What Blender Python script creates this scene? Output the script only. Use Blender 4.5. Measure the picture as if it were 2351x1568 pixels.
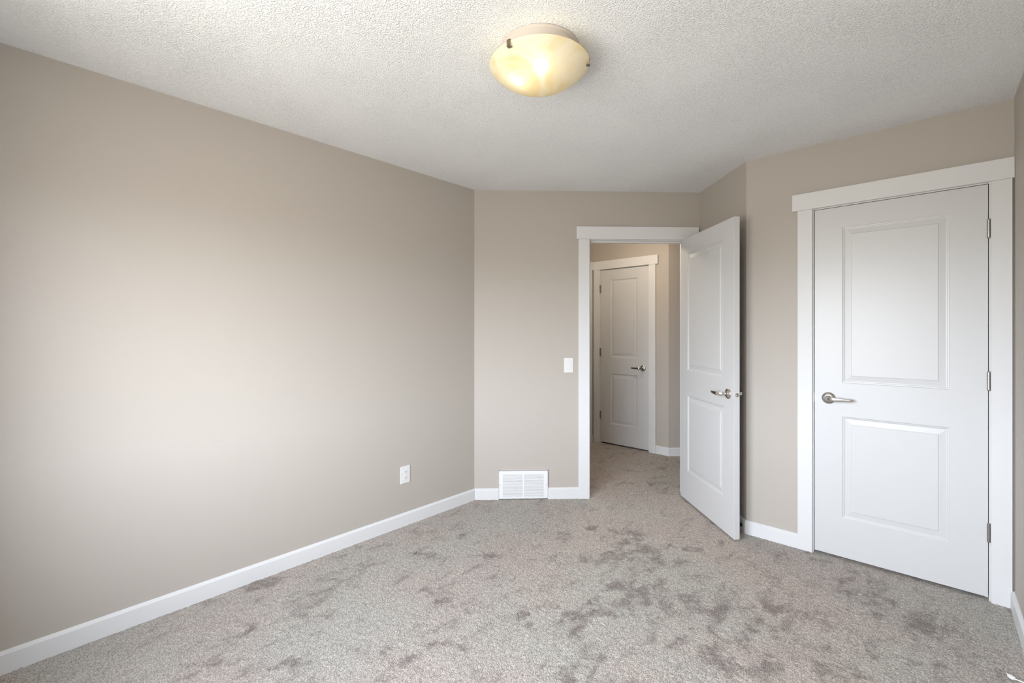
import bpy, bmesh, math
import numpy as np
from mathutils import Vector, Matrix

for o in list(bpy.data.objects):
    bpy.data.objects.remove(o)
SC = bpy.context.scene
COL = SC.collection

# ------------------------------------------------------------------ camera
CAM_X, CAM_H, YAW = 2.6395, 1.3221, math.radians(42.7885)
cd = bpy.data.cameras.new('camera')
cam = bpy.data.objects.new('camera', cd)
COL.objects.link(cam)
cam.location = (CAM_X, 0, CAM_H)
cam.rotation_euler = (math.radians(90), 0, YAW)
cd.sensor_width = 36
cd.sensor_fit = 'HORIZONTAL'
cd.lens = 1037.487 / 2351 * 36
cd.shift_y = -(784 - 761.27) / 2351
cd.clip_start = 0.02
SC.camera = cam

# ------------------------------------------------------------------ exposure
SC.view_settings.view_transform = 'Standard'
SC.view_settings.look = 'None'
SC.view_settings.gamma = 1
SC.view_settings.use_curve_mapping = False
SC.view_settings.exposure = 1.50

# ------------------------------------------------------------------ daylight: overcast sky above a dim built-up horizon
SKY = 11.6
GROUND = 0.34
w = bpy.data.worlds.new('world')
SC.world = w
w.use_nodes = True
nt = w.node_tree
nt.nodes.clear()
tc = nt.nodes.new('ShaderNodeTexCoord')
sep = nt.nodes.new('ShaderNodeSeparateXYZ')
ramp = nt.nodes.new('ShaderNodeValToRGB')
bg = nt.nodes.new('ShaderNodeBackground')
out = nt.nodes.new('ShaderNodeOutputWorld')
mr = nt.nodes.new('ShaderNodeMapRange')
mr.inputs['From Min'].default_value = -1
mr.inputs['From Max'].default_value = 1
nt.links.new(tc.outputs['Generated'], sep.inputs[0])
nt.links.new(sep.outputs['Z'], mr.inputs['Value'])
nt.links.new(mr.outputs[0], ramp.inputs[0])
nt.links.new(ramp.outputs[0], bg.inputs['Color'])
nt.links.new(bg.outputs[0], out.inputs[0])
cr = ramp.color_ramp
g = GROUND
cr.elements[0].position = 0.0
cr.elements[0].color = (g * 1.04, g, g * .92, 1)
cr.elements[1].position = 1.0
cr.elements[1].color = (.36, .40, .47, 1)
e = cr.elements.new(0.485); e.color = (g * 1.04, g, g * .92, 1)
e = cr.elements.new(0.535); e.color = (.93, 1.0, 1.11, 1)
e = cr.elements.new(0.70); e.color = (.93, 1.0, 1.12, 1)
e = cr.elements.new(0.82); e.color = (.62, .68, .78, 1)
bg.inputs['Strength'].default_value = SKY

# room dimensions, metres
H = 2.44
YR = -0.35                      # rear wall (behind the camera)
D = 3.2235                      # closet wall
W = 2.9351                      # right wall
S = 2 ** -.5
A = Vector((0, 2.4138, 0))      # corner of left wall and angled end wall
LEN = 1.812
B = A + Vector((S, S, 0)) * LEN
Cc = Vector((B.x + B.y - D, D, 0))
HN = 4.669                      # hallway far wall
HWX = -0.352                    # hallway west wall
WT = 0.115
WIN = (0.85, 2.50, 0.76, 2.02)  # window in the rear wall: x0, x1, z0, z1

# light portal in that window: only tells the renderer where daylight enters
pl = bpy.data.lights.new('window_daylight', 'AREA')
pl.shape = 'RECTANGLE'
pl.size = WIN[1] - WIN[0]
pl.size_y = WIN[3] - WIN[2]
pl.cycles.is_portal = True
po = bpy.data.objects.new('window_daylight', pl)
COL.objects.link(po)
po.location = ((WIN[0] + WIN[1]) / 2, YR - WT - .02, (WIN[2] + WIN[3]) / 2)
po.rotation_euler = (math.radians(90), 0, 0)

# hallway ceiling lamp (out of view, warm)
hl = bpy.data.lights.new('hallway_lamp', 'POINT')
hl.energy = 7
hl.color = (1.0, .84, .66)
hl.shadow_soft_size = .07
ho = bpy.data.objects.new('hallway_lamp', hl)
COL.objects.link(ho)
ho.location = (0.45, 3.75, 2.30)


# ------------------------------------------------------------------ materials
def mat(name, color, rough=.5, metal=0.0, spec=.5):
    m = bpy.data.materials.new(name)
    m.use_nodes = True
    b = m.node_tree.nodes['Principled BSDF']
    b.inputs['Base Color'].default_value = (*color, 1)
    b.inputs['Roughness'].default_value = rough
    b.inputs['Metallic'].default_value = metal
    b.inputs['Specular IOR Level'].default_value = spec
    return m


def N(m, t, **kw):
    n = m.node_tree.nodes.new(t)
    for k, v in kw.items():
        setattr(n, k, v)
    return n


def L(m, a, b):
    m.node_tree.links.new(a, b)


def noise(m, vec, scale, detail=2.0, rough=.5, dist=0.0):
    n = N(m, 'ShaderNodeTexNoise')
    n.inputs['Scale'].default_value = scale
    n.inputs['Detail'].default_value = detail
    n.inputs['Roughness'].default_value = rough
    n.inputs['Distortion'].default_value = dist
    L(m, vec, n.inputs['Vector'])
    return n


def bump(m, height, strength, dist):
    b = N(m, 'ShaderNodeBump')
    b.inputs['Strength'].default_value = strength
    b.inputs['Distance'].default_value = dist
    L(m, height, b.inputs['Height'])
    L(m, b.outputs[0], m.node_tree.nodes['Principled BSDF'].inputs['Normal'])
    return b


def mapr(m, v, a, b, c=0.0, d=1.0, smooth=True):
    n = N(m, 'ShaderNodeMapRange')
    if smooth:
        n.interpolation_type = 'SMOOTHSTEP'
    n.inputs['From Min'].default_value = a
    n.inputs['From Max'].default_value = b
    n.inputs['To Min'].default_value = c
    n.inputs['To Max'].default_value = d
    L(m, v, n.inputs['Value'])
    return n.outputs[0]


def math_(m, op, a, b=None):
    n = N(m, 'ShaderNodeMath', operation=op)
    for i, v in enumerate((a, b)):
        if v is None:
            continue
        if isinstance(v, (int, float)):
            n.inputs[i].default_value = v
        else:
            L(m, v, n.inputs[i])
    return n.outputs[0]


def mix(m, fac, a, b):
    n = N(m, 'ShaderNodeMix', data_type='RGBA')
    if isinstance(fac, (int, float)):
        n.inputs[0].default_value = fac
    else:
        L(m, fac, n.inputs[0])
    for i, v in ((6, a), (7, b)):
        if isinstance(v, tuple):
            n.inputs[i].default_value = (*v, 1)
        else:
            L(m, v, n.inputs[i])
    return n.outputs[2]


def obj_co(m):
    return N(m, 'ShaderNodeTexCoord').outputs['Object']


# wall paint: warm greige, fine roller texture, two hair-thin scratches on the left wall
WALL = mat('wall_paint', (.456, .416, .369), .55, spec=.3)
co = obj_co(WALL)
bump(WALL, noise(WALL, co, 240, 3).outputs['Fac'], .10, .0015)


def scratch(m, base, p, ang, length, amt):
    mp = N(m, 'ShaderNodeMapping', vector_type='TEXTURE')
    mp.inputs['Location'].default_value = p
    mp.inputs['Rotation'].default_value = (ang, 0, 0)
    mp.inputs['Scale'].default_value = (.02, length, .0018)
    L(m, co, mp.inputs['Vector'])
    gr = N(m, 'ShaderNodeTexGradient', gradient_type='SPHERICAL')
    L(m, mp.outputs[0], gr.inputs[0])
    f = math_(m, 'MULTIPLY', mapr(m, gr.outputs['Fac'], 0, .6), amt)
    return mix(m, f, base, (.30, .27, .24))


c = scratch(WALL, (.456, .416, .369), (0, .667, .768), math.radians(9), .03, .45)
c = scratch(WALL, c, (0, 1.18, .606), math.radians(-5), .06, .25)
L(WALL, c, WALL.node_tree.nodes['Principled BSDF'].inputs['Base Color'])

TRIM = mat('white_trim_paint', (.685, .685, .68), .45, spec=.3)
co_t = obj_co(TRIM)
bump(TRIM, noise(TRIM, co_t, 90, 2).outputs['Fac'], .03, .001)
DOOR = mat('white_door_paint', (.605, .605, .60), .36, spec=.45)
co_d = obj_co(DOOR)
mpd = N(DOOR, 'ShaderNodeMapping')
mpd.inputs['Scale'].default_value = (90, 90, 6)
L(DOOR, co_d, mpd.inputs['Vector'])
bump(DOOR, noise(DOOR, mpd.outputs[0], 1.0, 3).outputs['Fac'], .025, .001)

CEIL = mat('stippled_ceiling', (.865, .875, .88), .9, spec=.1)
co_c = obj_co(CEIL)
n1 = noise(CEIL, co_c, 170, 2, .55)
n2 = noise(CEIL, co_c, 3.0, 2)
blob = mapr(CEIL, n1.outputs['Fac'], .42, .72)
hgt = math_(CEIL, 'MULTIPLY', blob, mapr(CEIL, n2.outputs['Fac'], .25, .75, .6, 1.0))
bump(CEIL, hgt, .75, .005)

# carpet: cut pile in mottled grey and mauve-taupe, with darker smudges where the pile has been trodden
CARPET = mat('carpet_pile', (.4, .37, .34), 1.0, spec=0.0)
co_f = obj_co(CARPET)
tuft = noise(CARPET, co_f, 185, 2, .6, .9)
mps = N(CARPET, 'ShaderNodeMapping')
mps.inputs['Rotation'].default_value = (0, 0, math.radians(20))
mps.inputs['Scale'].default_value = (1, .5, 1)
L(CARPET, co_f, mps.inputs['Vector'])
mid = noise(CARPET, mps.outputs[0], 13, 5, .62, .5)
big = noise(CARPET, co_f, 3.4, 5, .62, .8)
base = mix(CARPET, mapr(CARPET, noise(CARPET, co_f, 1.6, 3).outputs['Fac'], .38, .62), (.485, .460, .415), (.505, .445, .402))

rag = noise(CARPET, co_f, 24, 4, .65, .8)
wear = N(CARPET, 'ShaderNodeAttribute', attribute_name='wear').outputs['Fac']
score = math_(CARPET, 'ADD', math_(CARPET, 'MULTIPLY', big.outputs['Fac'], .75), math_(CARPET, 'MULTIPLY', math_(CARPET, 'SUBTRACT', mid.outputs['Fac'], .5), 1.25))
score = math_(CARPET, 'ADD', score, math_(CARPET, 'MULTIPLY', wear, mapr(CARPET, rag.outputs['Fac'], .26, .62, .06, .36)))
dark = mapr(CARPET, score, .36, .80, 0, .92)
c = mix(CARPET, dark, base, (.275, .240, .218))
warp = N(CARPET, 'ShaderNodeVectorMath', operation='SCALE')
L(CARPET, tuft.outputs['Color'], warp.inputs[0])
warp.inputs['Scale'].default_value = .008
wadd = N(CARPET, 'ShaderNodeVectorMath', operation='ADD')
L(CARPET, co_f, wadd.inputs[0])
L(CARPET, warp.outputs[0], wadd.inputs[1])
vor = N(CARPET, 'ShaderNodeTexVoronoi')
vor.voronoi_dimensions = '2D'
vor.inputs['Scale'].default_value = 200
L(CARPET, wadd.outputs[0], vor.inputs['Vector'])
sepc = N(CARPET, 'ShaderNodeSeparateColor')
L(CARPET, vor.outputs['Color'], sepc.inputs[0])
tip = mapr(CARPET, vor.outputs['Distance'], .05, .75, 1.0, 0.0)
tv = math_(CARPET, 'MULTIPLY', mapr(CARPET, sepc.outputs[0], 0, 1, .82, 1.20, False), mapr(CARPET, tip, 0, 1, .72, 1.14, False))
tv = math_(CARPET, 'MULTIPLY', tv, mapr(CARPET, tuft.outputs['Fac'], .32, .68, .80, 1.20, False))
vm = N(CARPET, 'ShaderNodeVectorMath', operation='SCALE')
L(CARPET, c, vm.inputs[0])
L(CARPET, tv, vm.inputs['Scale'])
L(CARPET, vm.outputs[0], CARPET.node_tree.nodes['Principled BSDF'].inputs['Base Color'])
bump(CARPET, math_(CARPET, 'ADD', tip, math_(CARPET, 'MULTIPLY', tuft.outputs['Fac'], .6)), .5, .005)

NICKEL = mat('brushed_nickel', (.62, .60, .57), .24, 1.0)
BRONZE = mat('antique_nickel', (.30, .24, .18), .35, 1.0)
PLASTIC = mat('white_plastic', (.72, .715, .70), .35)
GRILLE = mat('white_enamel', (.77, .77, .765), .4)
DARK = mat('dark_slot', (.03, .03, .03), .7)
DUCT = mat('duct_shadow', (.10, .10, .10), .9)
HINGE = mat('satin_steel', (.40, .385, .36), .34, 1.0)
RUBBER = mat('black_rubber', (.012, .012, .012), .5)
CORDM = mat('white_cord_plastic', (.82, .82, .82), .4)
STEEL = mat('steel_screw', (.5, .49, .47), .35, 1.0)
PAN = mat('white_lamp_pan', (.60, .54, .49), .5)
GLASSPANE = mat('clear_glass', (1, 1, 1), .02)
gn = GLASSPANE.node_tree
gt = gn.nodes.new('ShaderNodeBsdfTransparent')
gg = gn.nodes.new('ShaderNodeBsdfGlossy')
gg.inputs['Roughness'].default_value = .02
gm = gn.nodes.new('ShaderNodeMixShader')
gm.inputs[0].default_value = .06
gn.links.new(gt.outputs[0], gm.inputs[1])
gn.links.new(gg.outputs[0], gm.inputs[2])
gn.links.new(gm.outputs[0], gn.nodes['Material Output'].inputs['Surface'])

# amber alabaster glass of the ceiling lamp
GLASS = bpy.data.materials.new('amber_alabaster_glass')
GLASS.use_nodes = True
gn = GLASS.node_tree
gn.nodes.clear()
go = gn.nodes.new('ShaderNodeOutputMaterial')
co_g = N(GLASS, 'ShaderNodeTexCoord').outputs['Object']
v1 = noise(GLASS, co_g, 6, 2.5, .5, 1.6)
gcol = mix(GLASS, mapr(GLASS, v1.outputs['Fac'], .38, .66), (.96, .91, .74), (.90, .78, .48))
tr = gn.nodes.new('ShaderNodeBsdfTranslucent')
df = gn.nodes.new('ShaderNodeBsdfPrincipled')
df.inputs['Roughness'].default_value = .25
L(GLASS, gcol, tr.inputs['Color'])
L(GLASS, gcol, df.inputs['Base Color'])
ms = gn.nodes.new('ShaderNodeMixShader')
ms.inputs[0].default_value = .40
L(GLASS, tr.outputs[0], ms.inputs[1])
L(GLASS, df.outputs[0], ms.inputs[2])
L(GLASS, ms.outputs[0], go.inputs['Surface'])

BULB = bpy.data.materials.new('lit_bulb')
BULB.use_nodes = True
bn = BULB.node_tree
bn.nodes.clear()
bo = bn.nodes.new('ShaderNodeOutputMaterial')
be = bn.nodes.new('ShaderNodeEmission')
be.inputs['Color'].default_value = (1, .90, .70, 1)
be.inputs['Strength'].default_value = 1.8
bn.links.new(be.outputs[0], bo.inputs[0])


# ------------------------------------------------------------------ mesh helpers
class Frame:
    """Local frame on a wall: u along it, n out of it into the room, z up."""

    def __init__(s, o, u, n):
        s.o = Vector(o)
        s.u = Vector((*u, 0)) if len(u) == 2 else Vector(u)
        s.n = Vector((*n, 0)) if len(n) == 2 else Vector(n)

    def p(s, u, n, z):
        return s.o + s.u * u + s.n * n + Vector((0, 0, z))

    def mtx(s, u, n, z):
        """matrix for an object whose local x = u, y = into the wall, z = up"""
        m = Matrix.Identity(4)
        x, y, zz = s.u, -s.n, Vector((0, 0, 1))
        for i in range(3):
            m[i][0], m[i][1], m[i][2] = x[i], y[i], zz[i]
        m.translation = s.p(u, n, z)
        return m


def fin(name, bm, m, parent=None, smooth=False, bevel=0, mtx=None, segs=2):
    bmesh.ops.recalc_face_normals(bm, faces=bm.faces)
    me = bpy.data.meshes.new(name)
    bm.to_mesh(me)
    bm.free()
    me.materials.append(m)
    if smooth:
        for f in me.polygons:
            f.use_smooth = True
    o = bpy.data.objects.new(name, me)
    COL.objects.link(o)
    if parent is not None:
        o.parent = parent
    if mtx is not None:
        if parent is None:
            o.matrix_world = mtx
        else:
            o.matrix_local = mtx
    if bevel:
        b = o.modifiers.new('edge', 'BEVEL')
        b.width = bevel
        b.segments = segs
        b.limit_method = 'ANGLE'
        b.angle_limit = math.radians(50)
    return o


def box(bm, fr, u, n, z):
    vs = [bm.verts.new(fr.p(a, b, c)) for a in u for b in n for c in z]
    for f in ((0, 1, 3, 2), (4, 6, 7, 5), (0, 4, 5, 1), (2, 3, 7, 6), (0, 2, 6, 4), (1, 5, 7, 3)):
        bm.faces.new([vs[i] for i in f])


IDF = Frame((0, 0, 0), (1, 0), (0, 1))
LOC = Frame((0, 0, 0), (1, 0), (0, -1))      # inside a wall-frame object: n still means out of the wall


def extrude(bm, fr, u0, u1, prof, m0=0.0, m1=0.0):
    """profile of (n, z) along u; ends mitred: u0 - m0*n, u1 + m1*n"""
    a = [bm.verts.new(fr.p(u0 - m0 * n, n, z)) for n, z in prof]
    b = [bm.verts.new(fr.p(u1 + m1 * n, n, z)) for n, z in prof]
    k = len(prof)
    for i in range(k):
        j = (i + 1) % k
        bm.faces.new((a[i], a[j], b[j], b[i]))
    bm.faces.new(a)
    bm.faces.new(b[::-1])


def lathe(bm, prof, seg=48, mtx=None, close=True):
    """profile of (r, z) about the local z axis"""
    mtx = mtx or Matrix.Identity(4)
    rings = []
    for r, z in prof:
        if r < 1e-6:
            rings.append([bm.verts.new(mtx @ Vector((0, 0, z)))])
        else:
            rings.append([bm.verts.new(mtx @ Vector((r * math.cos(2 * math.pi * i / seg), r * math.sin(2 * math.pi * i / seg), z))) for i in range(seg)])
    for q, w_ in zip(rings, rings[1:]):
        for i in range(seg):
            j = (i + 1) % seg
            if len(q) == 1 and len(w_) == 1:
                continue
            if len(q) == 1:
                bm.faces.new((q[0], w_[i], w_[j]))
            elif len(w_) == 1:
                bm.faces.new((q[i], q[j], w_[0]))
            else:
                bm.faces.new((q[i], q[j], w_[j], w_[i]))
    if close:
        for q in (rings[0], rings[-1]):
            if len(q) > 2:
                bm.faces.new(q)


def sweep(bm, path, seg=14):
    """path of (centre, half-width vector, half-height vector); rounded cross-section"""
    rings = []
    for c_, a_, b_ in path:
        ring = []
        for i in range(seg):
            t = 2 * math.pi * i / seg
            x, y = math.cos(t), math.sin(t)
            x = math.copysign(abs(x) ** .6, x)
            y = math.copysign(abs(y) ** .6, y)
            ring.append(bm.verts.new(Vector(c_) + Vector(a_) * x + Vector(b_) * y))
        rings.append(ring)
    for q, w_ in zip(rings, rings[1:]):
        for i in range(seg):
            j = (i + 1) % seg
            bm.faces.new((q[i], q[j], w_[j], w_[i]))
    bm.faces.new(rings[0])
    bm.faces.new(rings[-1][::-1])


ROTY = Matrix.Rotation(math.radians(-90), 4, 'X')   # local z -> local +y (out of a wall)


def empty(name, mtx):
    o = bpy.data.objects.new(name, None)
    o.empty_display_size = .05
    COL.objects.link(o)
    o.matrix_world = mtx
    return o


def tag(o, label=None, cat=None, kind=None, group=None):
    if label:
        o['label'] = label
    if cat:
        o['category'] = cat
    if kind:
        o['kind'] = kind
    if group:
        o['group'] = group
    return o


def struct(o, label, cat):
    return tag(o, label, cat, 'structure')


# frames of the walls
F_LEFT = Frame((0, 0, 0), (0, 1), (1, 0))
F_END = Frame(A, (S, S), (S, -S))
F_RET = Frame(B, (S, -S), (-S, -S))
F_WIN = Frame((0, YR, 0), (-1, 0), (0, 1))
F_CLO = Frame((0, D, 0), (1, 0), (0, -1))
F_RIGHT = Frame((W, 0, 0), (0, 1), (-1, 0))
F_REAR = Frame((0, YR, 0), (1, 0), (0, 1))
F_HALL = Frame((0, HN, 0), (1, 0), (0, -1))
F_CH = Frame((.592, HN, 0), (S, S), (S, -S))
F_HW = Frame((HWX, 0, 0), (0, 1), (1, 0))
RETL = (Cc - B).length

# door openings measured on each wall: casing inner edges, casing outer edges, head casing ends
ENT = dict(ci=(.912, 1.700), co=(.825, 1.774), head=(.808, 1.792))
CLO = dict(ci=(2.121, 2.857), co=(2.045, 2.928), head=(2.017, 2.9345))
HAL = dict(ci=(-.2475, .3735), co=(-.334, .452), head=(-.334, .480))
CASE_T, HEAD_T = .018, .024
HEAD_Z = (2.056, 2.156)
REV = .0055                     # reveal between casing edge and jamb face
JAMB = .018


WEAR = [  # trodden patches: x, y, half-length, half-width, turn
    (1.00, 2.58, 0.07, 0.05, 1.0), (1.22, 2.65, 0.09, 0.06, 1.0), (1.36, 2.55, 0.15, 0.10, 1.0), (1.29, 2.34, 0.10, 0.07, 1.0),
    (1.47, 2.51, 0.10, 0.07, 1.0), (1.51, 2.72, 0.07, 0.05, 1.0), (1.14, 2.16, 0.07, 0.05, 1.0), (1.47, 2.09, 0.10, 0.07, 1.0),
    (1.65, 2.27, 0.10, 0.07, 1.0), (1.74, 2.14, 0.09, 0.06, 1.0), (1.45, 1.83, 0.10, 0.07, 1.0), (1.59, 1.96, 0.07, 0.05, 1.0),
    (1.27, 2.01, 0.06, 0.04, 1.0), (1.89, 2.28, 0.09, 0.06, 1.0), (2.04, 2.29, 0.07, 0.05, 1.0), (2.15, 2.48, 0.09, 0.06, 1.0),
    (2.08, 2.18, 0.06, 0.04, 1.0), (2.22, 2.22, 0.07, 0.05, 1.0), (2.39, 2.47, 0.06, 0.04, 1.0), (1.84, 1.85, 0.07, 0.05, 1.0),
    (1.98, 2.03, 0.07, 0.05, 1.0), (2.15, 2.06, 0.07, 0.05, 1.0), (2.01, 1.91, 0.06, 0.04, 1.0), (2.38, 2.20, 0.07, 0.05, 1.0),
    (2.60, 2.76, 0.11, 0.08, 1.0), (2.39, 2.94, 0.09, 0.06, 1.0), (2.47, 2.94, 0.07, 0.05, 1.0), (2.66, 2.51, 0.06, 0.04, 1.0),
    (1.68, 1.52, 0.05, 0.03, 1.0), (1.59, 1.43, 0.05, 0.03, 1.0), (1.90, 1.70, 0.06, 0.04, 1.0), (1.90, 2.72, 0.05, 0.03, 1.0),
    (2.17, 3.16, 0.07, 0.05, 1.0), (0.45, 1.65, 0.06, 0.04, 1.0), (0.38, 1.86, 0.06, 0.04, 1.0), (0.91, 1.74, 0.04, 0.03, 1.0),
    (0.73, 1.43, 0.04, 0.03, 1.0), (0.86, 1.37, 0.06, 0.04, 1.0), (0.94, 1.01, 0.06, 0.04, 1.0), (0.93, 1.09, 0.05, 0.03, 1.0),
    (1.13, 1.23, 0.04, 0.03, 1.0), (0.70, 0.71, 0.06, 0.04, 1.0), (0.44, 0.64, 0.06, 0.04, 1.0), (0.47, 0.50, 0.05, 0.03, 1.0),
    (0.57, 0.54, 0.05, 0.03, 1.0), (1.14, 0.99, 0.06, 0.04, 1.0), (1.33, 1.23, 0.05, 0.03, 1.0), (1.31, 1.56, 0.05, 0.03, 1.0),
    (0.73, 1.88, 0.06, 0.04, 1.0), (0.33, 1.03, 0.10, 0.04, 1.5), (0.51, 0.96, 0.07, 0.04, 1.5), (0.05, 0.79, 0.14, 0.04, 1.5),
    (0.28, 1.35, 0.14, 0.04, 1.5),
]


# ------------------------------------------------------------------ floor (one mesh: real pile relief where the photo shows it)
def floor_mesh():
    def line(lo, a, b, hi, step):
        return np.concatenate([[lo], np.arange(a, b, step), [hi]])
    xs = line(-2.7, -.45, 2.96, 3.25, .006)
    ys = line(YR - .15, -.05, 4.72, 5.8, .006)
    X, Y = np.meshgrid(xs, ys, indexing='ij')
    rng = np.random.default_rng(7)
    h = rng.normal(0, 1, X.shape)
    k = (h + np.roll(h, 1, 0) * .5 + np.roll(h, 1, 1) * .5) / 1.22
    Z = -.002 + 0.0011 * np.clip(k, -2.2, 2.2)
    jx = rng.normal(0, .0014, X.shape)
    jy = rng.normal(0, .0014, X.shape)
    jx[0] = jx[-1] = 0
    jy[:, 0] = jy[:, -1] = 0
    co_ = np.stack([X + jx, Y + jy, Z], -1).reshape(-1, 3).astype(np.float32)
    nx, ny = len(xs), len(ys)
    i = np.arange(nx * ny, dtype=np.int32).reshape(nx, ny)
    q = np.stack([i[:-1, :-1], i[1:, :-1], i[1:, 1:], i[:-1, 1:]], -1).reshape(-1, 4)
    me = bpy.data.meshes.new('floor')
    me.vertices.add(nx * ny)
    me.vertices.foreach_set('co', co_.ravel())
    me.loops.add(q.size)
    me.loops.foreach_set('vertex_index', q.ravel())
    me.polygons.add(len(q))
    me.polygons.foreach_set('loop_start', np.arange(0, q.size, 4, dtype=np.int32))
    me.polygons.foreach_set('loop_total', np.full(len(q), 4, np.int32))
    me.update(calc_edges=True)
    me.polygons.foreach_set('use_smooth', np.ones(len(q), bool))
    wear_ = np.zeros(X.shape, np.float32)
    XW = X + .045 * np.sin(14 * X + 9 * Y + 1) + .028 * np.sin(31 * Y - 23 * X) + .014 * np.sin(57 * X + 48 * Y)
    YW = Y + .045 * np.sin(11 * Y - 13 * X + 2) + .028 * np.sin(27 * X + 29 * Y + .5) + .014 * np.sin(61 * Y - 44 * X)
    for wx, wy, wr, ws, wa in WEAR:
        if ws > .05:
            wr, ws = wr * 1.35, ws * 1.45
        ca, sa = math.cos(wa), math.sin(wa)
        dx, dy = XW - wx, YW - wy
        wear_ = np.maximum(wear_, np.exp(-(((dx * ca + dy * sa) / wr) ** 2 + ((dy * ca - dx * sa) / ws) ** 2)))
    at = me.attributes.new('wear', 'FLOAT', 'POINT')
    at.data.foreach_set('value', wear_.astype(np.float32).ravel())
    me.materials.append(CARPET)
    o = bpy.data.objects.new('floor', me)
    COL.objects.link(o)
    return o


struct(floor_mesh(), 'mottled grey taupe cut pile carpet covering the bedroom and hallway floor', 'floor')

# ------------------------------------------------------------------ ceiling and walls
bm = bmesh.new()
box(bm, IDF, (-2.7, 3.25), (YR - .15, 5.8), (H, H + .12))
struct(fin('ceiling', bm, CEIL), 'white stippled bedroom ceiling', 'ceiling')

bm = bmesh.new()
box(bm, F_LEFT, (YR - WT, A.y + .05), (-WT, 0), (-.05, H))
struct(fin('wall_left', bm, WALL), 'long greige painted wall on the left, with one outlet', 'wall')


def wall_with_door(name, fr, u0, u1, ci, label):
    bm = bmesh.new()
    a, b = ci[0] + REV - JAMB, ci[1] - REV + JAMB
    top = HEAD_Z[0] - REV + JAMB
    box(bm, fr, (u0, a), (-WT, 0), (-.05, H))
    box(bm, fr, (b, u1), (-WT, 0), (-.05, H))
    box(bm, fr, (a, b), (-WT, 0), (top, H))
    return struct(fin(name, bm, WALL), label, 'wall')


wall_with_door('wall_end', F_END, 0, LEN + WT, ENT['ci'], 'angled greige end wall around the open doorway')
bm = bmesh.new()
box(bm, F_RET, (-.02, RETL), (-WT, 0), (-.05, H))
struct(fin('wall_return', bm, WALL), 'short greige wall behind the open door', 'wall')
wall_with_door('wall_closet', F_CLO, Cc.x, W + WT, CLO['ci'], 'greige wall on the right around the closed door')
bm = bmesh.new()
box(bm, F_RIGHT, (YR - WT, 5.8), (-WT, 0), (-.05, H))
struct(fin('wall_right', bm, WALL), 'sliver of greige wall at the right edge', 'wall')
bm = bmesh.new()
x0, x1, z0, z1 = WIN
box(bm, F_REAR, (-WT, x0), (-WT, 0), (-.05, H))
box(bm, F_REAR, (x1, W + WT), (-WT, 0), (-.05, H))
box(bm, F_REAR, (x0, x1), (-WT, 0), (-.05, z0))
box(bm, F_REAR, (x0, x1), (-WT, 0), (z1, H))
struct(fin('wall_rear', bm, WALL), 'greige window wall behind the viewpoint', 'wall')
wall_with_door('wall_hallway', F_HALL, HWX - WT, .592, HAL['ci'], 'greige hallway wall around the far white door')
bm = bmesh.new()
box(bm, F_CH, (0, 1.35), (-WT, 0), (-.05, H))
struct(fin('wall_hallway_angle', bm, WALL), 'narrow angled greige hallway wall beside the far door', 'wall')
bm = bmesh.new()
box(bm, F_HW, (4.35, HN + WT), (-WT, 0), (-.05, H))
struct(fin('wall_hallway_left', bm, WALL), 'edge of greige hallway wall left of the far door', 'wall')
bm = bmesh.new()                # unseen closing walls: hall ends, closet back, room behind the far door
box(bm, IDF, (-2.7, -.02), (2.28, 2.40), (-.05, H))
box(bm, IDF, (-2.65, -2.5), (2.35, 4.8), (-.05, H))
box(bm, IDF, (-2.6, HWX - WT + .02), (HN, HN + .12), (-.05, H))
box(bm, IDF, (1.30, W + .05), (3.86, 3.96), (-.05, H))
box(bm, IDF, (1.2, 1.3), (3.72, 3.96), (-.05, H))
box(bm, IDF, (HWX - .3, W + WT), (5.62, 5.74), (-.05, H))
box(bm, IDF, (HWX - .25, HWX - .12), (HN, 5.7), (-.05, H))
struct(fin('wall_hidden', bm, WALL), 'walls closing off the hallway and the closet', 'wall')

# window in the rear wall (behind the viewpoint)
wn = empty('window_1', F_WIN.mtx(0, 0, 0))
x0, x1 = -x1, -x0
bm = bmesh.new()
for u, z in (((x0, x0 + .05), (z0, z1)), ((x1 - .05, x1), (z0, z1)), ((x0, x1), (z0, z0 + .05)), ((x0, x1), (z1 - .05, z1)), (((x0 + x1) / 2 - .025, (x0 + x1) / 2 + .025), (z0, z1))):
    box(bm, LOC, u, (-.09, -.04), z)
fin('window_frame', bm, TRIM, wn)
bm = bmesh.new()
box(bm, LOC, (x0, x1), (-.067, -.063), (z0, z1))
fin('window_pane', bm, GLASSPANE, wn)
bm = bmesh.new()
for u, z in (((x0 - .07, x0), (z0 - .07, z1 + .09)), ((x1, x1 + .07), (z0 - .07, z1 + .09)), ((x0, x1), (z1, z1 + .09)), ((x0, x1), (z0 - .07, z0))):
    box(bm, LOC, u, (0, .018), z)
fin('window_casing', bm, TRIM, wn)
struct(wn, 'white framed window in the wall behind the viewpoint', 'window')

# ------------------------------------------------------------------ baseboards
BH, BT = .085, .014
PROF = [(0, -.02), (BT, -.02), (BT, BH - .012), (BT - .0015, BH - .0095), (.004, BH - .001), (.003, BH), (0, BH)]
TQ = math.tan(math.radians(22.5))
GAPU = (.192, .581)


def baseboard(name, segs, label):
    bm = bmesh.new()
    for fr, u0, u1, m0, m1 in segs:
        extrude(bm, fr, u0, u1, PROF, m0, m1)
    return struct(fin(name, bm, TRIM), label, 'baseboard')


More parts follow.
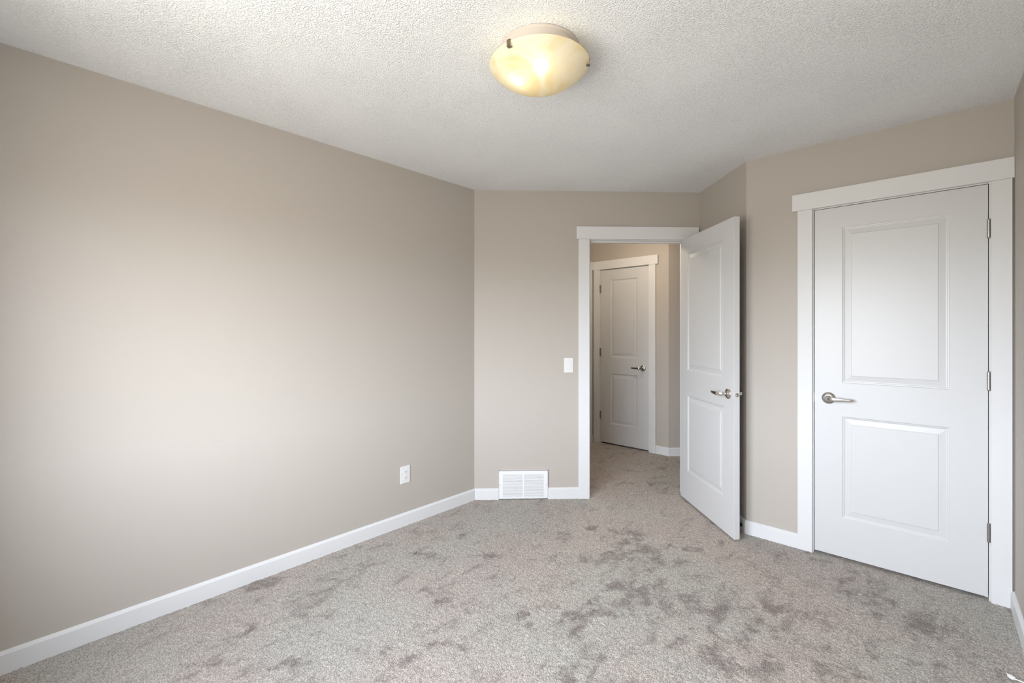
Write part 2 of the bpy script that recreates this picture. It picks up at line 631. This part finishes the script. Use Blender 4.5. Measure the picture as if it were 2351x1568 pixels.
baseboard('baseboard_left', [(F_LEFT, YR, A.y, 0, -TQ)], 'white baseboard along the left wall')
baseboard('baseboard_end', [(F_END, 0, GAPU[0], -TQ, 0), (F_END, GAPU[1], ENT['co'][0], 0, 0)], 'white baseboard either side of the floor register')
baseboard('baseboard_return', [(F_RET, 0, RETL, -1, TQ)], 'white baseboard behind the open door')
baseboard('baseboard_closet', [(F_CLO, Cc.x, CLO['co'][0], TQ, 0)], 'white baseboard between the open door and the closed door')
baseboard('baseboard_right', [(F_RIGHT, YR, D - CASE_T + .001, 0, 0)], 'white baseboard along the right wall')
baseboard('baseboard_rear', [(F_REAR, 0, W, 0, 0)], 'white baseboard under the window')
baseboard('baseboard_hallway', [(F_HALL, HAL['co'][1], .592, 0, TQ), (F_CH, 0, 1.3, TQ, 0)], 'white hallway baseboard right of the far door')
baseboard('baseboard_hallway_left', [(F_HW, 4.632, HN - CASE_T, 0, 0)], 'white hallway baseboard left of the far door')


# ------------------------------------------------------------------ door frames
def door_frame(name, fr, d, label, strike=None, stop_n=-.038, right_wall=False):
    o = empty(name, fr.mtx(0, 0, 0))
    (a, b), (p, q), (h0, h1) = d['ci'], d['co'], d['head']
    for u in ((p, a), (b, q)):
        bm = bmesh.new()
        box(bm, LOC, u, (0, CASE_T), (-.02, HEAD_Z[0]))
        fin('side_casing', bm, TRIM, o, bevel=.0015)
    bm = bmesh.new()
    box(bm, LOC, (h0, h1), (0, HEAD_T), HEAD_Z)
    fin('head_casing', bm, TRIM, o, bevel=.002)
    bm = bmesh.new()
    ja, jb, jt = a + REV, b - REV, HEAD_Z[0] - REV   # the casing leaves a narrow reveal of the jamb
    box(bm, LOC, (ja - JAMB, ja), (-WT, 0), (-.02, jt + JAMB))
    box(bm, LOC, (jb, jb + JAMB), (-WT, 0), (-.02, jt + JAMB))
    box(bm, LOC, (ja, jb), (-WT, 0), (jt, jt + JAMB))
    st = (stop_n - .034, stop_n)
    box(bm, LOC, (ja, ja + .011), st, (-.02, jt))
    box(bm, LOC, (jb - .011, jb), st, (-.02, jt))
    box(bm, LOC, (ja + .011, jb - .011), st, (jt - .011, jt))
    fin('jamb', bm, TRIM, o)
    if strike is not None:
        bm = bmesh.new()
        box(bm, LOC, (ja - .0005, ja + .0015), (-.030, -.001), (strike - .029, strike + .029))
        fin('strike_plate', bm, BRONZE, o)  # nickel plate; darker metal colour stands in for its dark reflection
    return struct(o, label, 'door frame')


door_frame('trim_1', F_CLO, CLO, 'flat white frame around the closed door on the right', strike=.93)
door_frame('trim_2', F_END, ENT, 'flat white frame around the open doorway', strike=.92)
t4 = empty('trim_4', F_HW.mtx(0, 0, 0))
bm = bmesh.new()
box(bm, LOC, (4.545, 4.632), (0, CASE_T), (-.02, HEAD_Z[0]))
fin('side_casing', bm, TRIM, t4, bevel=.0015)
bm = bmesh.new()
box(bm, LOC, (4.36, 4.668), (0, CASE_T), HEAD_Z)
fin('head_casing', bm, TRIM, t4, bevel=.0015)
struct(t4, 'sliver of white door frame at the left inside the hallway', 'door frame')
door_frame('trim_3', F_HALL, HAL, 'flat white frame around the far hallway door')


# ------------------------------------------------------------------ doors
def panel_rings(bm, x, z, y, sgn):
    """moulded raised panel in a door face at y; sgn is the way into the leaf"""
    prof = [(0, 0), (.004, .0032), (.009, .0040), (.0115, .0066), (.0155, .0072), (.043, .0040), (.0455, .0014)]
    rings = []
    for i, d in prof:
        rings.append([bm.verts.new((px, y + sgn * d, pz)) for px, pz in ((x[0] + i, z[0] + i), (x[1] - i, z[0] + i), (x[1] - i, z[1] - i), (x[0] + i, z[1] - i))])
    for q, w_ in zip(rings, rings[1:]):
        for k in range(4):
            j = (k + 1) % 4
            bm.faces.new((q[k], q[j], w_[j], w_[k]))
    bm.faces.new(rings[-1])


def door_leaf(wd, th, z0, z1, px, pz):
    bm = bmesh.new()
    xs = [0, px[0], px[1], wd]
    zs = [z0, pz[0][0], pz[0][1], pz[1][0], pz[1][1], z1]
    for y, sgn in ((0, 1), (th, -1)):
        for i in range(3):
            for k in range(5):
                if i == 1 and k in (1, 3):
                    panel_rings(bm, (xs[1], xs[2]), (zs[k], zs[k + 1]), y, sgn)
                else:
                    bm.faces.new([bm.verts.new((a, y, b)) for a, b in ((xs[i], zs[k]), (xs[i + 1], zs[k]), (xs[i + 1], zs[k + 1]), (xs[i], zs[k + 1]))])
    for i in range(3):
        for z in (z0, z1):
            bm.faces.new([bm.verts.new((a, b, z)) for a, b in ((xs[i], 0), (xs[i + 1], 0), (xs[i + 1], th), (xs[i], th))])
    for k in range(5):
        for x in (0, wd):
            bm.faces.new([bm.verts.new((x, b, z)) for b, z in ((0, zs[k]), (0, zs[k + 1]), (th, zs[k + 1]), (th, zs[k]))])
    bmesh.ops.remove_doubles(bm, verts=bm.verts, dist=1e-5)
    return bm


def lever(door, x, y, z, out_, arm, m=NICKEL):
    """lever handle: rosette on the face at y, pointing out_ (+1/-1 along y); arm -1 points to the hinge"""
    h = bpy.data.objects.new('lever_handle', None)
    COL.objects.link(h)
    h.parent = door
    h.location = (x, y, z)
    bm = bmesh.new()
    mt = Matrix.Rotation(math.radians(-90 * out_), 4, 'X')
    lathe(bm, [(0, 0), (.0345, 0), (.0345, .003), (.0325, .006), (.027, .0095), (.0215, .012), (.0165, .0135), (.0155, .0135), (.0152, .016), (0, .016)], 48, mt)
    fin('rosette', bm, m, h, smooth=True)
    bm = bmesh.new()
    X, Y, Z = Vector((1, 0, 0)), Vector((0, 1, 0)), Vector((0, 0, 1))
    path = [(Y * out_ * .010, X * .0115, Z * .0115), (Y * out_ * .040, X * .0110, Z * .0110), (Y * out_ * .052 + X * arm * .002, X * .0105 + Y * out_ * .002 * arm, Z * .0108),
            (Y * out_ * .059 + X * arm * .008, (X * .7 * arm + Y * out_ * .7).normalized() * .0085, Z * .0105)]
    for t in (.02, .035, .05, .062, .075, .089, .103, .114, .118):
        yy = .0635 - .010 * max(0, (t - .045) / .07) ** 1.3
        hh = .0126 - .0050 * (t / .118)
        tt = .0058 - .0018 * (t / .118)
        if t > .116:
            hh *= .55
            tt *= .55
        path.append((Y * out_ * yy + X * arm * t, (Y * out_ + X * arm * .12 * (1 if t > .045 else 0)).normalized() * tt, Z * hh))
    sweep(bm, path, 18)
    fin('lever', bm, m, h, smooth=True)
    return h


def hinge(door, y, out_, z, m, x=-.0035, k=1.0):
    """butt hinge knuckle (five barrels) with a sliver of each leaf"""
    bm = bmesh.new()
    hh = .0445
    prof = [(0, -hh - .003), (.004, -hh - .003), (.0055, -hh)]
    n = 5
    for i in range(n):
        a = -hh + 2 * hh * i / n
        b = -hh + 2 * hh * (i + 1) / n
        prof += [(.0058, a + .0004), (.0064, a + .0012), (.0064, b - .0012), (.0058, b - .0004)]
    prof += [(.0055, hh), (.004, hh + .003), (0, hh + .003)]
    lathe(bm, [(r_ * k, z_) for r_, z_ in prof], 20, Matrix.Translation((x, y + out_ * .0062 * k, z)))
    lo, hi = sorted((y - out_ * .028, y + out_ * .005))
    box(bm, IDF, (x - .0008, x + .0008), (lo, hi), (z - hh, z + hh))
    return fin('hinge', bm, m, door)


def door(name, mtx, wd, th, z0, z1, px, hz, hy, hout, label, levers, hm, latch=None):
    o = empty(name, mtx)
    fin('door_leaf', door_leaf(wd, th, z0, z1, px, ((.242, .831), (1.023, 1.928))), DOOR, o, bevel=.0012)
    for z in hz:
        hinge(o, hy, hout, z, hm, *((-.0015, 1.0) if hm is HINGE else (-.0015, 1.35)))
    for y, out_ in ((0, -1), (th, 1)):
        lever(o, wd - levers[0], y, levers[1], out_, -1)
    if latch:
        bm = bmesh.new()
        mt = Matrix.Translation((wd, th / 2, levers[1])) @ Matrix.Rotation(math.radians(90), 4, 'Y')
        lathe(bm, [(0, -.02), (.0125, -.02), (.0125, .0008), (.0118, .0016), (.0075, .0016), (.0068, .0006), (0, .0006)], 40, mt)
        box(bm, IDF, (wd - .01, wd + .010), (th / 2 - .0045, th / 2 + .0045), (levers[1] - .0065, levers[1] + .0065))
        fin('latch', bm, NICKEL, o)
    return struct(o, label, 'door')


def mtx_xy(o, x):
    """right-handed frame standing on the floor: local x along x"""
    x = Vector((x[0], x[1], 0)).normalized()
    m = Matrix.Identity(4)
    y = Vector((-x.y, x.x, 0))
    for i in range(3):
        m[i][0], m[i][1] = x[i], y[i]
    m.translation = Vector(o)
    return m


TH = .035
HZ = (1.828, 1.079, .334)
door('door_1', mtx_xy((2.8485, D + TH, 0), (-1, 0)), .7185, TH, .015, 2.0475, (.1345, .5845), HZ, TH, 1,
     'closed white two panel door on the right', (.070, .931), HINGE, True)
ED = Vector((.7235, -.690, 0)).normalized()
PF = Vector((1.734, 3.036, 0))
door('door_2', mtx_xy(PF - ED * .774, ED), .774, .036, .012, 2.0475, (.122, .646), HZ, .036, 1,
     'white two panel door standing open into the bedroom', (.069, .922), HINGE, True)
door('door_3', mtx_xy((-.2395, HN, 0), (1, 0)), .605, TH, .015, 2.0475, (.131, .4705), HZ, 0, -1,
     'closed white two panel door at the end of the hallway', (.068, .915), BRONZE, True)

# ------------------------------------------------------------------ light switch, outlet, floor register
SW = empty('light_switch', F_END.mtx(.7475, 0, 1.055))
bm = bmesh.new()
box(bm, LOC, (-.0365, .0365), (0, .0055), (-.059, .059))
fin('switch_plate', bm, PLASTIC, SW, bevel=.0025, segs=3)
bm = bmesh.new()
box(bm, LOC, (-.0175, .0175), (.004, .0062), (-.0345, .0345))
fin('switch_surround', bm, PLASTIC, SW, bevel=.0008)
bm = bmesh.new()
vs = [(-.0152, .0062, -.032), (.0152, .0062, -.032), (.0152, .0085, -.030), (-.0152, .0085, -.030), (.0152, .0072, 0), (-.0152, .0072, 0), (.0152, .0066, .032), (-.0152, .0066, .032), (-.0152, .0045, .032), (.0152, .0045, .032), (-.0152, .0045, -.032), (.0152, .0045, -.032)]
v = [bm.verts.new((a, -b, c_)) for a, b, c_ in vs]
for f in ((0, 1, 2, 3), (3, 2, 4, 5), (5, 4, 6, 7), (7, 6, 9, 8), (10, 11, 1, 0), (8, 9, 11, 10), (0, 3, 5, 7, 8, 10), (1, 11, 9, 6, 4, 2)):
    bm.faces.new([v[i] for i in f])
fin('rocker', bm, PLASTIC, SW)
for z in (-.0485, .0485):
    bm = bmesh.new()
    lathe(bm, [(0, .004), (.0034, .004), (.0034, .0058), (.0026, .0066), (0, .0066)], 20, Matrix.Translation((0, 0, z)) @ Matrix.Rotation(math.radians(90), 4, 'X'))
    fin('screw', bm, PLASTIC, SW)
tag(SW, 'white rocker light switch on the wall left of the open doorway', 'light switch')

OUT = empty('wall_outlet', F_LEFT.mtx(1.773, 0, .344))
bm = bmesh.new()
box(bm, LOC, (-.038, .038), (0, .0065), (-.059, .059))
fin('outlet_plate', bm, PLASTIC, OUT, bevel=.003, segs=3)
for z in (-.0195, .0195):
    bm = bmesh.new()
    pts = []
    for i in range(40):
        t = 2 * math.pi * i / 40
        pts.append((.0172 * math.cos(t), max(-.0138, min(.0138, .0172 * math.sin(t)))))
    a = [bm.verts.new((x, -.005, z + y)) for x, y in pts]
    b = [bm.verts.new((x, -.0088, z + y)) for x, y in pts]
    for i in range(40):
        bm.faces.new((a[i], a[(i + 1) % 40], b[(i + 1) % 40], b[i]))
    bm.faces.new(b)
    rc = fin('receptacle', bm, PLASTIC, OUT, bevel=.0008)
    bm = bmesh.new()
    for x, hh in ((-.0063, .0042), (.0063, .0034)):
        box(bm, LOC, (x - .0012, x + .0012), (.0082, .0090), (z + .003 - hh, z + .003 + hh))
    lathe(bm, [(0, .0082), (.0026, .0082), (.0026, .0090), (0, .0090)], 16, Matrix.Translation((0, 0, z - .0075)) @ Matrix.Rotation(math.radians(90), 4, 'X'))
    fin('slots', bm, DARK, rc)
bm = bmesh.new()
lathe(bm, [(0, .005), (.0032, .005), (.0032, .0068), (0, .0076)], 18, Matrix.Rotation(math.radians(90), 4, 'X'))
fin('screw', bm, PLASTIC, OUT)
tag(OUT, 'white double socket outlet low on the left wall', 'outlet')

GU0, GU1 = GAPU
GV = empty('floor_register', F_END.mtx((GU0 + GU1) / 2, 0, 0))
hw = (GU1 - GU0) / 2
gz = (.004, .226)
bu, bz, mu = hw - .033, (.020, .196), .006
bm = bmesh.new()
for u, z in (((-hw, -bu), gz), ((bu, hw), gz), ((-bu, bu), (gz[0], bz[0])), ((-bu, bu), (bz[1], gz[1])), ((-mu, mu), bz)):
    box(bm, LOC, u, (.0125, .0150), z)
rim = .003
for u, z in (((-hw, -hw + rim), gz), ((hw - rim, hw), gz), ((-hw, hw), (gz[1] - rim, gz[1])), ((-hw, hw), (gz[0], gz[0] + rim))):
    box(bm, LOC, u, (0, .0150), z)
fin('register_frame', bm, GRILLE, GV)
NS = 19
for ua, ub in ((-bu, -mu), (mu, bu)):
    bm = bmesh.new()
    pit = (bz[1] - bz[0]) / NS
    for i in range(NS):
        zc = bz[0] + pit * (i + .5)
        q = [(.0152, zc - pit * .36), (.0152, zc + pit * .30), (.0105, zc + pit * .44), (.0060, zc + pit * .62), (.0052, zc + pit * .56), (.0128, zc - pit * .02), (.0138, zc - pit * .36)]
        extrude(bm, LOC, ua - .001, ub + .001, q)
    fin('louvers', bm, GRILLE, GV)
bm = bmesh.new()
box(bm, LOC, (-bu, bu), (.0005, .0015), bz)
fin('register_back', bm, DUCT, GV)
for u in (-hw + .010, hw - .010):
    bm = bmesh.new()
    lathe(bm, [(0, .013), (.0036, .013), (.0036, .0156), (.0024, .0166), (0, .0166)], 18, Matrix.Translation((u, 0, .112)) @ Matrix.Rotation(math.radians(90), 4, 'X'))
    fin('screw', bm, STEEL, GV)
tag(GV, 'white louvred air register at the foot of the end wall', 'air register')

# ------------------------------------------------------------------ door stop on the baseboard behind the open door
ds = empty('door_stop', F_RET.mtx(RETL - .035, BT, .040))
bm = bmesh.new()
mt = Matrix.Rotation(math.radians(90), 4, 'X')
lathe(bm, [(0, 0), (.012, 0), (.012, .003), (.007, .006), (0, .006)], 24, mt)
fin('stop_base', bm, RUBBER, ds, smooth=False)
bm = bmesh.new()
prof = [(0, .004)]
for i in range(14):
    prof += [(.0052, .006 + i * .0028), (.0066, .0074 + i * .0028)]
prof += [(.0052, .0452), (0, .0452)]
lathe(bm, prof, 20, mt)
fin('stop_spring', bm, RUBBER, ds)
bm = bmesh.new()
lathe(bm, [(0, .044), (.0085, .044), (.0095, .046), (.0095, .056), (.007, .060), (0, .061)], 24, mt)
fin('stop_tip', bm, RUBBER, ds, smooth=True)
tag(ds, 'small black door stop on the baseboard behind the open door', 'door stop')

# ------------------------------------------------------------------ white cord on the carpet by the right wall
bm = bmesh.new()
P0, P1 = Vector((2.861, 2.561, .0075)), Vector((2.8705, 2.5455, .0085))
dr = (P1 - P0).normalized()
sd = Vector((-dr.y, dr.x, 0))
up_ = Vector((0, 0, 1))
sweep(bm, [(P0 - dr * .012, sd * .0016, up_ * .0014), (P0 - dr * .002, sd * .0020, up_ * .0018), (P0, sd * .0075, up_ * .0055), (P0 + dr * .010, sd * .0085, up_ * .006), (P1, sd * .0080, up_ * .006), (P1 + dr * .001, sd * .0045, up_ * .004)], 14)
cr_ = empty('white_cord', Matrix.Identity(4))
fin('plug', bm, CORDM, cr_, bevel=.0008)
bm = bmesh.new()
pts = [P1 - dr * .002, P1 + dr * .004 + Vector((0, 0, .0015)), Vector((2.882, 2.5358, .013)), Vector((2.8953, 2.5270, .016)), Vector((2.905, 2.518, .014)), Vector((2.9125, 2.50, .009)), Vector((2.9135, 2.47, .006)), Vector((2.9135, 2.2, .005)), Vector((2.9135, 1.5, .005))]
path = []
for i, p_ in enumerate(pts):
    t = (pts[min(i + 1, len(pts) - 1)] - pts[max(i - 1, 0)]).normalized()
    s_ = t.cross(up_).normalized()
    path.append((p_, s_ * .0020, s_.cross(t) * .0020))
sweep(bm, path, 10)
fin('lead', bm, CORDM, cr_, smooth=True)
tag(cr_, 'thin white cord with a small white plug on the carpet by the right wall', 'cord')

# ------------------------------------------------------------------ ceiling lamp
LC = Vector((1.502, 1.387, 0))
LM = Matrix.Translation((LC.x, LC.y, H))
LP = empty('ceiling_lamp', LM)
bm = bmesh.new()
lathe(bm, [(0, 0), (.152, 0), (.155, -.002), (.155, -.006), (.149, -.009), (.149, -.050), (.146, -.054), (.135, -.055), (0, -.055)], 72)
fin('lamp_pan', bm, PAN, LP, smooth=False)
RR, RZ, DD = .195, -.068, .086
Rs = (RR * RR + DD * DD) / (2 * DD)
bm = bmesh.new()
prof = [(RR - .006, RZ + .003), (RR - .002, RZ + .0035), (RR + .0015, RZ + .001), (RR, RZ - .002)]
a0 = math.asin(RR / Rs)
for i in range(1, 25):
    t = a0 * (1 - i / 24)
    prof.append((Rs * math.sin(t), RZ - .002 - (Rs * math.cos(t) - (Rs - DD))))
lathe(bm, prof, 96, close=False)
fin('glass_dome', bm, GLASS, LP, smooth=True)
for ang in (-84.5, 30.8, 153):
    t = math.radians(ang)
    m = Matrix.Translation((RR * math.cos(t), RR * math.sin(t), RZ)) @ Matrix.Rotation(t, 4, 'Z')
    bm = bmesh.new()
    dn = .016 if ang < 100 else .006
    box(bm, IDF, (.0018, .0040), (-.008, .008), (-dn, .006))
    box(bm, IDF, (-.010 if ang < 100 else 0, .0040), (-.008, .008), (-dn - .0025, -dn - .0005))
    box(bm, IDF, (-.046, .0040), (-.006, .006), (.0045, .0065))
    lathe(bm, [(0, .0065), (.0055, .0065), (.0055, .016), (0, .016)], 16, Matrix.Translation((-.036, 0, 0)))
    for v in bm.verts:
        v.co = m @ v.co
    fin('glass_clip', bm, BRONZE, LP)
for bx, by in ((.066, -.072), (-.038, -.066)):
    bm = bmesh.new()
    lathe(bm, [(0, 0), (.014, -.001), (.016, -.014), (.023, -.03), (.027, -.043), (.024, -.056), (.014, -.064), (0, -.067)], 28, Matrix.Translation((bx, by, -.070)))
    fin('bulb', bm, BULB, LP, smooth=True)
    bm = bmesh.new()
    lathe(bm, [(0, -.05), (.018, -.05), (.018, -.072), (0, -.072)], 24, Matrix.Translation((bx, by, 0)))
    fin('bulb_socket', bm, PAN, LP)
tag(LP, 'lit flush ceiling lamp with an amber alabaster glass dome', 'ceiling lamp')
